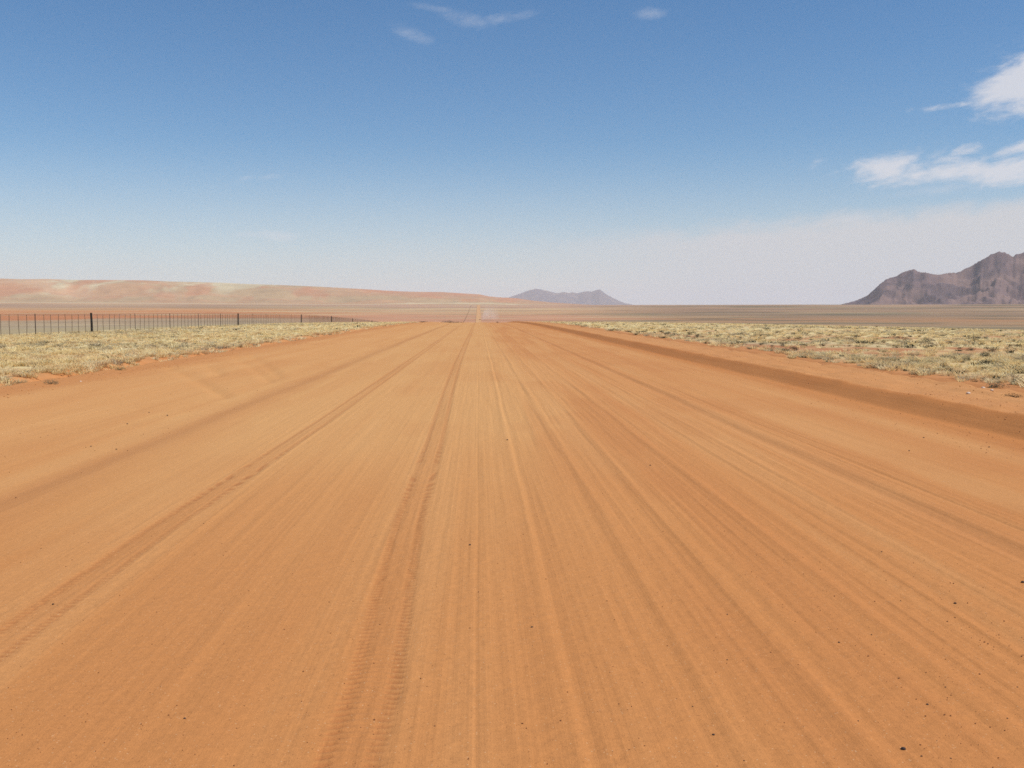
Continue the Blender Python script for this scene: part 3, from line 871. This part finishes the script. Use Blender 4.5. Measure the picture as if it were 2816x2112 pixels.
# ------------------------------------------------------------------ stones
def stone_mesh(seed, mat):
    import bmesh
    g = np.random.default_rng(seed)
    bm = bmesh.new()
    bmesh.ops.create_icosphere(bm, subdivisions=2, radius=1.0)
    for v in bm.verts:
        p = v.co
        v.co = p * (0.72 + 0.55 * float(fbm(np.array(p.x * 1.3 + seed), np.array(p.y * 1.3 + p.z * 1.7), seed, 3)))
        v.co.z *= 0.62
    me = bpy.data.meshes.new("stone"); bm.to_mesh(me); bm.free()
    me.materials.append(mat)
    return me
ST = [stone_mesh(500 + i, M_STONE) for i in range(4)]
SP_ = [stone_mesh(520 + i, M_PALE) for i in range(2)]
def stone(px, py, wpx, label, group=None, pale=False):
    x, y = on_plane(px, py, 0.0)
    for _ in range(4):
        zz = float(surf_z(x, y)); x, y = on_plane(px, py, zz)
    s = wpx / 2816 * math.hypot(x, y) / 2
    o = bpy.data.objects.new("stone", (SP_ if pale else ST)[rng.integers(2 if pale else 4)])
    COL.objects.link(o)
    o.location = (x, y, zz + s * 0.25); o.scale = (s, s, s)
    o.rotation_euler = (0, 0, rng.uniform(0, 6.28))
    return tag(o, label, "stone", group)
stone(2484, 2060, 13, "largest dark stone on the road, near the lower right corner")
stone(1962, 2021, 9, "second largest dark pebble, left of the largest stone at the bottom")
stone(2551, 1938, 7, "dark pebble above and right of the largest stone")
stone(2534, 2080, 6, "small dark pebble just below right of the largest stone")
stone(2627, 1660, 8, "dark purple pebble on the streaked sand at right, above the corner gravel")
stone(2307, 1767, 6, "small olive pebble on bare sand left of the purple pebble")
stone(1292, 1499, 7, "lone dark pebble close to the middle line of the road")
stone(1463, 1725, 7, "lone pebble on pale sand below and right of the middle line pebble")
stone(508, 1976, 7, "lone dark pebble at the lower left of the road")
stone(146, 1662, 6, "dark pebble beside the left tyre track near the left frame edge")
stone(1395, 1210, 5, "tiny pebble far up the road just right of its middle")
stone(2813, 1602, 10, "dark stone cut by the right frame edge")
stone(1788, 1280, 5, "tiny red brown pebble far up the right half of the road")
for px, py in ((2360, 1983), (2046, 2092), (2615, 2086), (2600, 1890), (2425, 1518), (2397, 1746), (2000, 1815), (1905, 1943), (2798, 1890), (2770, 1976), (2000, 1690), (2540, 1204), (2720, 1230), (2500, 1240), (350, 1166), (250, 1228), (410, 1135), (460, 1143), (320, 1236)):
    stone(px, py, 4.5, "speck of dark grit lying scattered on the sandy road", "specks of dark grit on the road")
stone(2704, 1068, 10, "pale stone under the bushes on the right road bank", pale=True)
stone(2728, 1074, 8, "flat pale stone just right of the other pale stone on the bank", pale=True)
stone(2663, 1083, 11, "pale clod lying on the red bank right of the road", pale=True)
stone(222, 1050, 6, "pale stone on the red soil at the left grass edge", pale=True)
# gravel: countless fine stones, thick towards the lower right
g = np.random.default_rng(91)
bv = np.array([(1, 0, 0), (-1, 0, 0), (0, 1, 0), (0, -1, 0), (0, 0, .7), (0, 0, -.7)], float)
bf = np.array([(0, 2, 4), (2, 1, 4), (1, 3, 4), (3, 0, 4), (2, 0, 5), (1, 2, 5), (3, 1, 5), (0, 3, 5)])
def pile(n, xa, xb, ya, yb, smin, smax):
    x = g.uniform(xa, xb, n); y = ya * (yb / ya) ** g.uniform(0, 1, n)
    return x, y, smin * (smax / smin) ** (g.uniform(0, 1, n) ** 2.2)
parts_ = [pile(500, 1.6, 4.2, 3.2, 6.5, .002, .0055), pile(500, 2.4, 3.6, 3.2, 5.2, .002, .007), pile(500, 5.6, 9.0, 9, 30, .005, .011), pile(350, -9.2, -4, 7, 30, .004, .010), pile(800, -3, 2, 3.2, 9, .002, .005)]
gx = np.concatenate([p[0] for p in parts_]); gy = np.concatenate([p[1] for p in parts_]); gs = np.concatenate([p[2] for p in parts_])
gzv = surf_z(gx, gy)
n = len(gx)
jit = g.uniform(.6, 1.2, (n, 6, 1))
V = bv[None] * jit * gs[:, None, None] + np.stack([gx, gy, gzv + gs * .3], -1)[:, None]
F = bf[None] + (np.arange(n) * 6)[:, None, None]
gm = raw_mesh("gravel", V.reshape(-1, 3), F.reshape(-1, 3), mat_flat("gravel_grit", S(132, 84, 58), 0.9, 0.45, 90))
tag(link("gravel", gm), "fine brown grit scattered over the sandy road", "gravel", kind="stuff")

# clods of road sand thrown up along both edges
g = np.random.default_rng(93)
parts_ = [pile(900, 6.95, 9.3, 9, 60, .005, .020), pile(800, -9.4, -8.2, 12, 60, .006, .024), pile(300, 5.9, 6.6, 8, 40, .004, .012)]
gx = np.concatenate([p[0] for p in parts_]); gy = np.concatenate([p[1] for p in parts_]); gs = np.concatenate([p[2] for p in parts_])
gzv = surf_z(gx, gy)
n = len(gx)
V = bv[None] * g.uniform(.6, 1.2, (n, 6, 1)) * gs[:, None, None] + np.stack([gx, gy, gzv + gs * .2], -1)[:, None]
F = bf[None] + (np.arange(n) * 6)[:, None, None]
tag(link("clods", raw_mesh("clods", V.reshape(-1, 3), F.reshape(-1, 3), mat_flat("clod_sand", S(206, 144, 90), 0.95, 0.2, 40))), "small orange sand clods strewn along the road edges", "clods", kind="stuff")

# ------------------------------------------------------------------ far car and its dust
CY = 2070.0; CX = 2.7
CZ = float(road_z(np.array(CX), np.array(CY)))
car = empty("oncoming_car", (CX, CY, CZ))
tag(car, "tiny dark car far away on the road trailing a dust cloud", "car")
body = MB().prism([(-2.2, .45), (-2.25, .85), (-2.1, 1.02), (-1.0, 1.12), (2.2, 1.12), (2.3, .9), (2.3, .45)], -.92, .92).mesh("body", M_PAINT)
link("body", body, car)
cab = MB().prism([(-1.0, 1.122), (-.35, 1.72), (1.7, 1.78), (2.15, 1.122)], -.84, .84).mesh("cabin", M_PAINT)
cb = link("cabin", cab, car)
link("windscreen", MB().add([(-.76, -.97, 1.16), (.76, -.97, 1.16), (.7, -.41, 1.68), (-.7, -.41, 1.68)], [(0, 1, 2, 3)]).mesh("windscreen", M_GLASS), cb)
for s in (-1, 1):
    link("side_window", MB().add([(s * .846, -.7, 1.18), (s * .846, 1.85, 1.18), (s * .846, 1.6, 1.68), (s * .846, -.25, 1.64)], [(0, 1, 2, 3)]).mesh("side_window", M_GLASS), cb)
    link("headlight", MB().box(s * .55 - .16, s * .55 + .16, -2.275, -2.2, .72, .9).mesh("headlight", M_LAMP), car)
link("grille", MB().box(-.35, .35, -2.27, -2.2, .5, .86).mesh("grille", M_TYRE), car)
wm = MB().tube([(-.12, 0, 0), (.12, 0, 0)], .38, 14).mesh("wheel", M_TYRE)
for sx in (-1, 1):
    for yy in (-1.4, 1.45):
        o = link("wheel", wm, car); o.location = (sx * .85, yy, .38)

def dust_mesh():
    V = []; n = 14; rings = 12
    for i in range(rings):
        t = i / (rings - 1)
        px_ = 2.0 + 44 * t; d = 6 + 40 * t ** .7; hgt = 4 + 36 * min(1, t * 2.2) ** .8 * (1 - 0.5 * max(0, t - .5))
        cy = CY + 8 + d * 0.9
        for k in range(n):
            a = 2 * math.pi * k / n
            yy = cy + d * 0.8 * math.cos(a)
            V.append((px_, yy, float(plain(np.array(px_), np.array(yy))) - 1.5 + hgt * (0.5 + 0.5 * math.sin(a))))
    F = [(i * n + k, i * n + (k + 1) % n, (i + 1) * n + (k + 1) % n, (i + 1) * n + k) for i in range(rings - 1) for k in range(n)]
    F += [tuple(range(n))[::-1], tuple((rings - 1) * n + k for k in range(n))]
    m = bpy.data.materials.new("road_dust"); m.use_nodes = True
    N = Nodes(m.node_tree); N.n.clear()
    pv = N.new('ShaderNodeVolumePrincipled'); out = N.new('ShaderNodeOutputMaterial')
    N.l.new(pv.outputs[0], out.inputs['Volume'])
    pv.inputs['Color'].default_value = (0.98, 0.93, 0.86, 1)
    p = N.new('ShaderNodeTexCoord').outputs['Object']
    gen = N.new('ShaderNodeSeparateXYZ'); N.l.new(N.new('ShaderNodeTexCoord').outputs['Generated'], gen.inputs[0])
    nn = N.noise(p, 0.055, 3, 0.55)
    d = N.m('MULTIPLY', N.smooth(nn, 0.25, 0.70), N.m('POWER', N.smooth(gen.outputs[2], 1.0, 0.0), 1.4))
    d = N.m('MULTIPLY', d, N.m('MULTIPLY', N.smooth(gen.outputs[0], 1.0, 0.35), N.smooth(gen.outputs[0], 0.0, 0.22)))
    N.put(pv.inputs['Density'], N.m('MULTIPLY', d, 0.035))
    me = bpy.data.meshes.new("dust_cloud")
    me.from_pydata(V, [], F); me.materials.append(m); me.update()
    return me
tag(link("dust_cloud", dust_mesh()), "pale dust cloud drifting behind the distant car", "dust", kind="stuff")

# ------------------------------------------------------------------ haze
hm = bpy.data.materials.new("haze_air"); hm.use_nodes = True
N = Nodes(hm.node_tree); N.n.clear()
pv = N.new('ShaderNodeVolumePrincipled'); out = N.new('ShaderNodeOutputMaterial')
pv.inputs['Color'].default_value = (0.95, 0.96, 1.0, 1)
pv.inputs['Density'].default_value = 3.0e-5
N.l.new(pv.outputs[0], out.inputs['Volume'])
L = 39000
zlow = min(float(gv[:, 2].min()), -35.0) - 1
ztop = max(float(hv[:, 2].max()), 620.0) + 30
hz = link("haze", MB().box(-L, L, -L, L, zlow - 1, ztop).mesh("haze", hm))
tag(hz, "pale bluish air over the desert plain", "haze", kind="stuff")
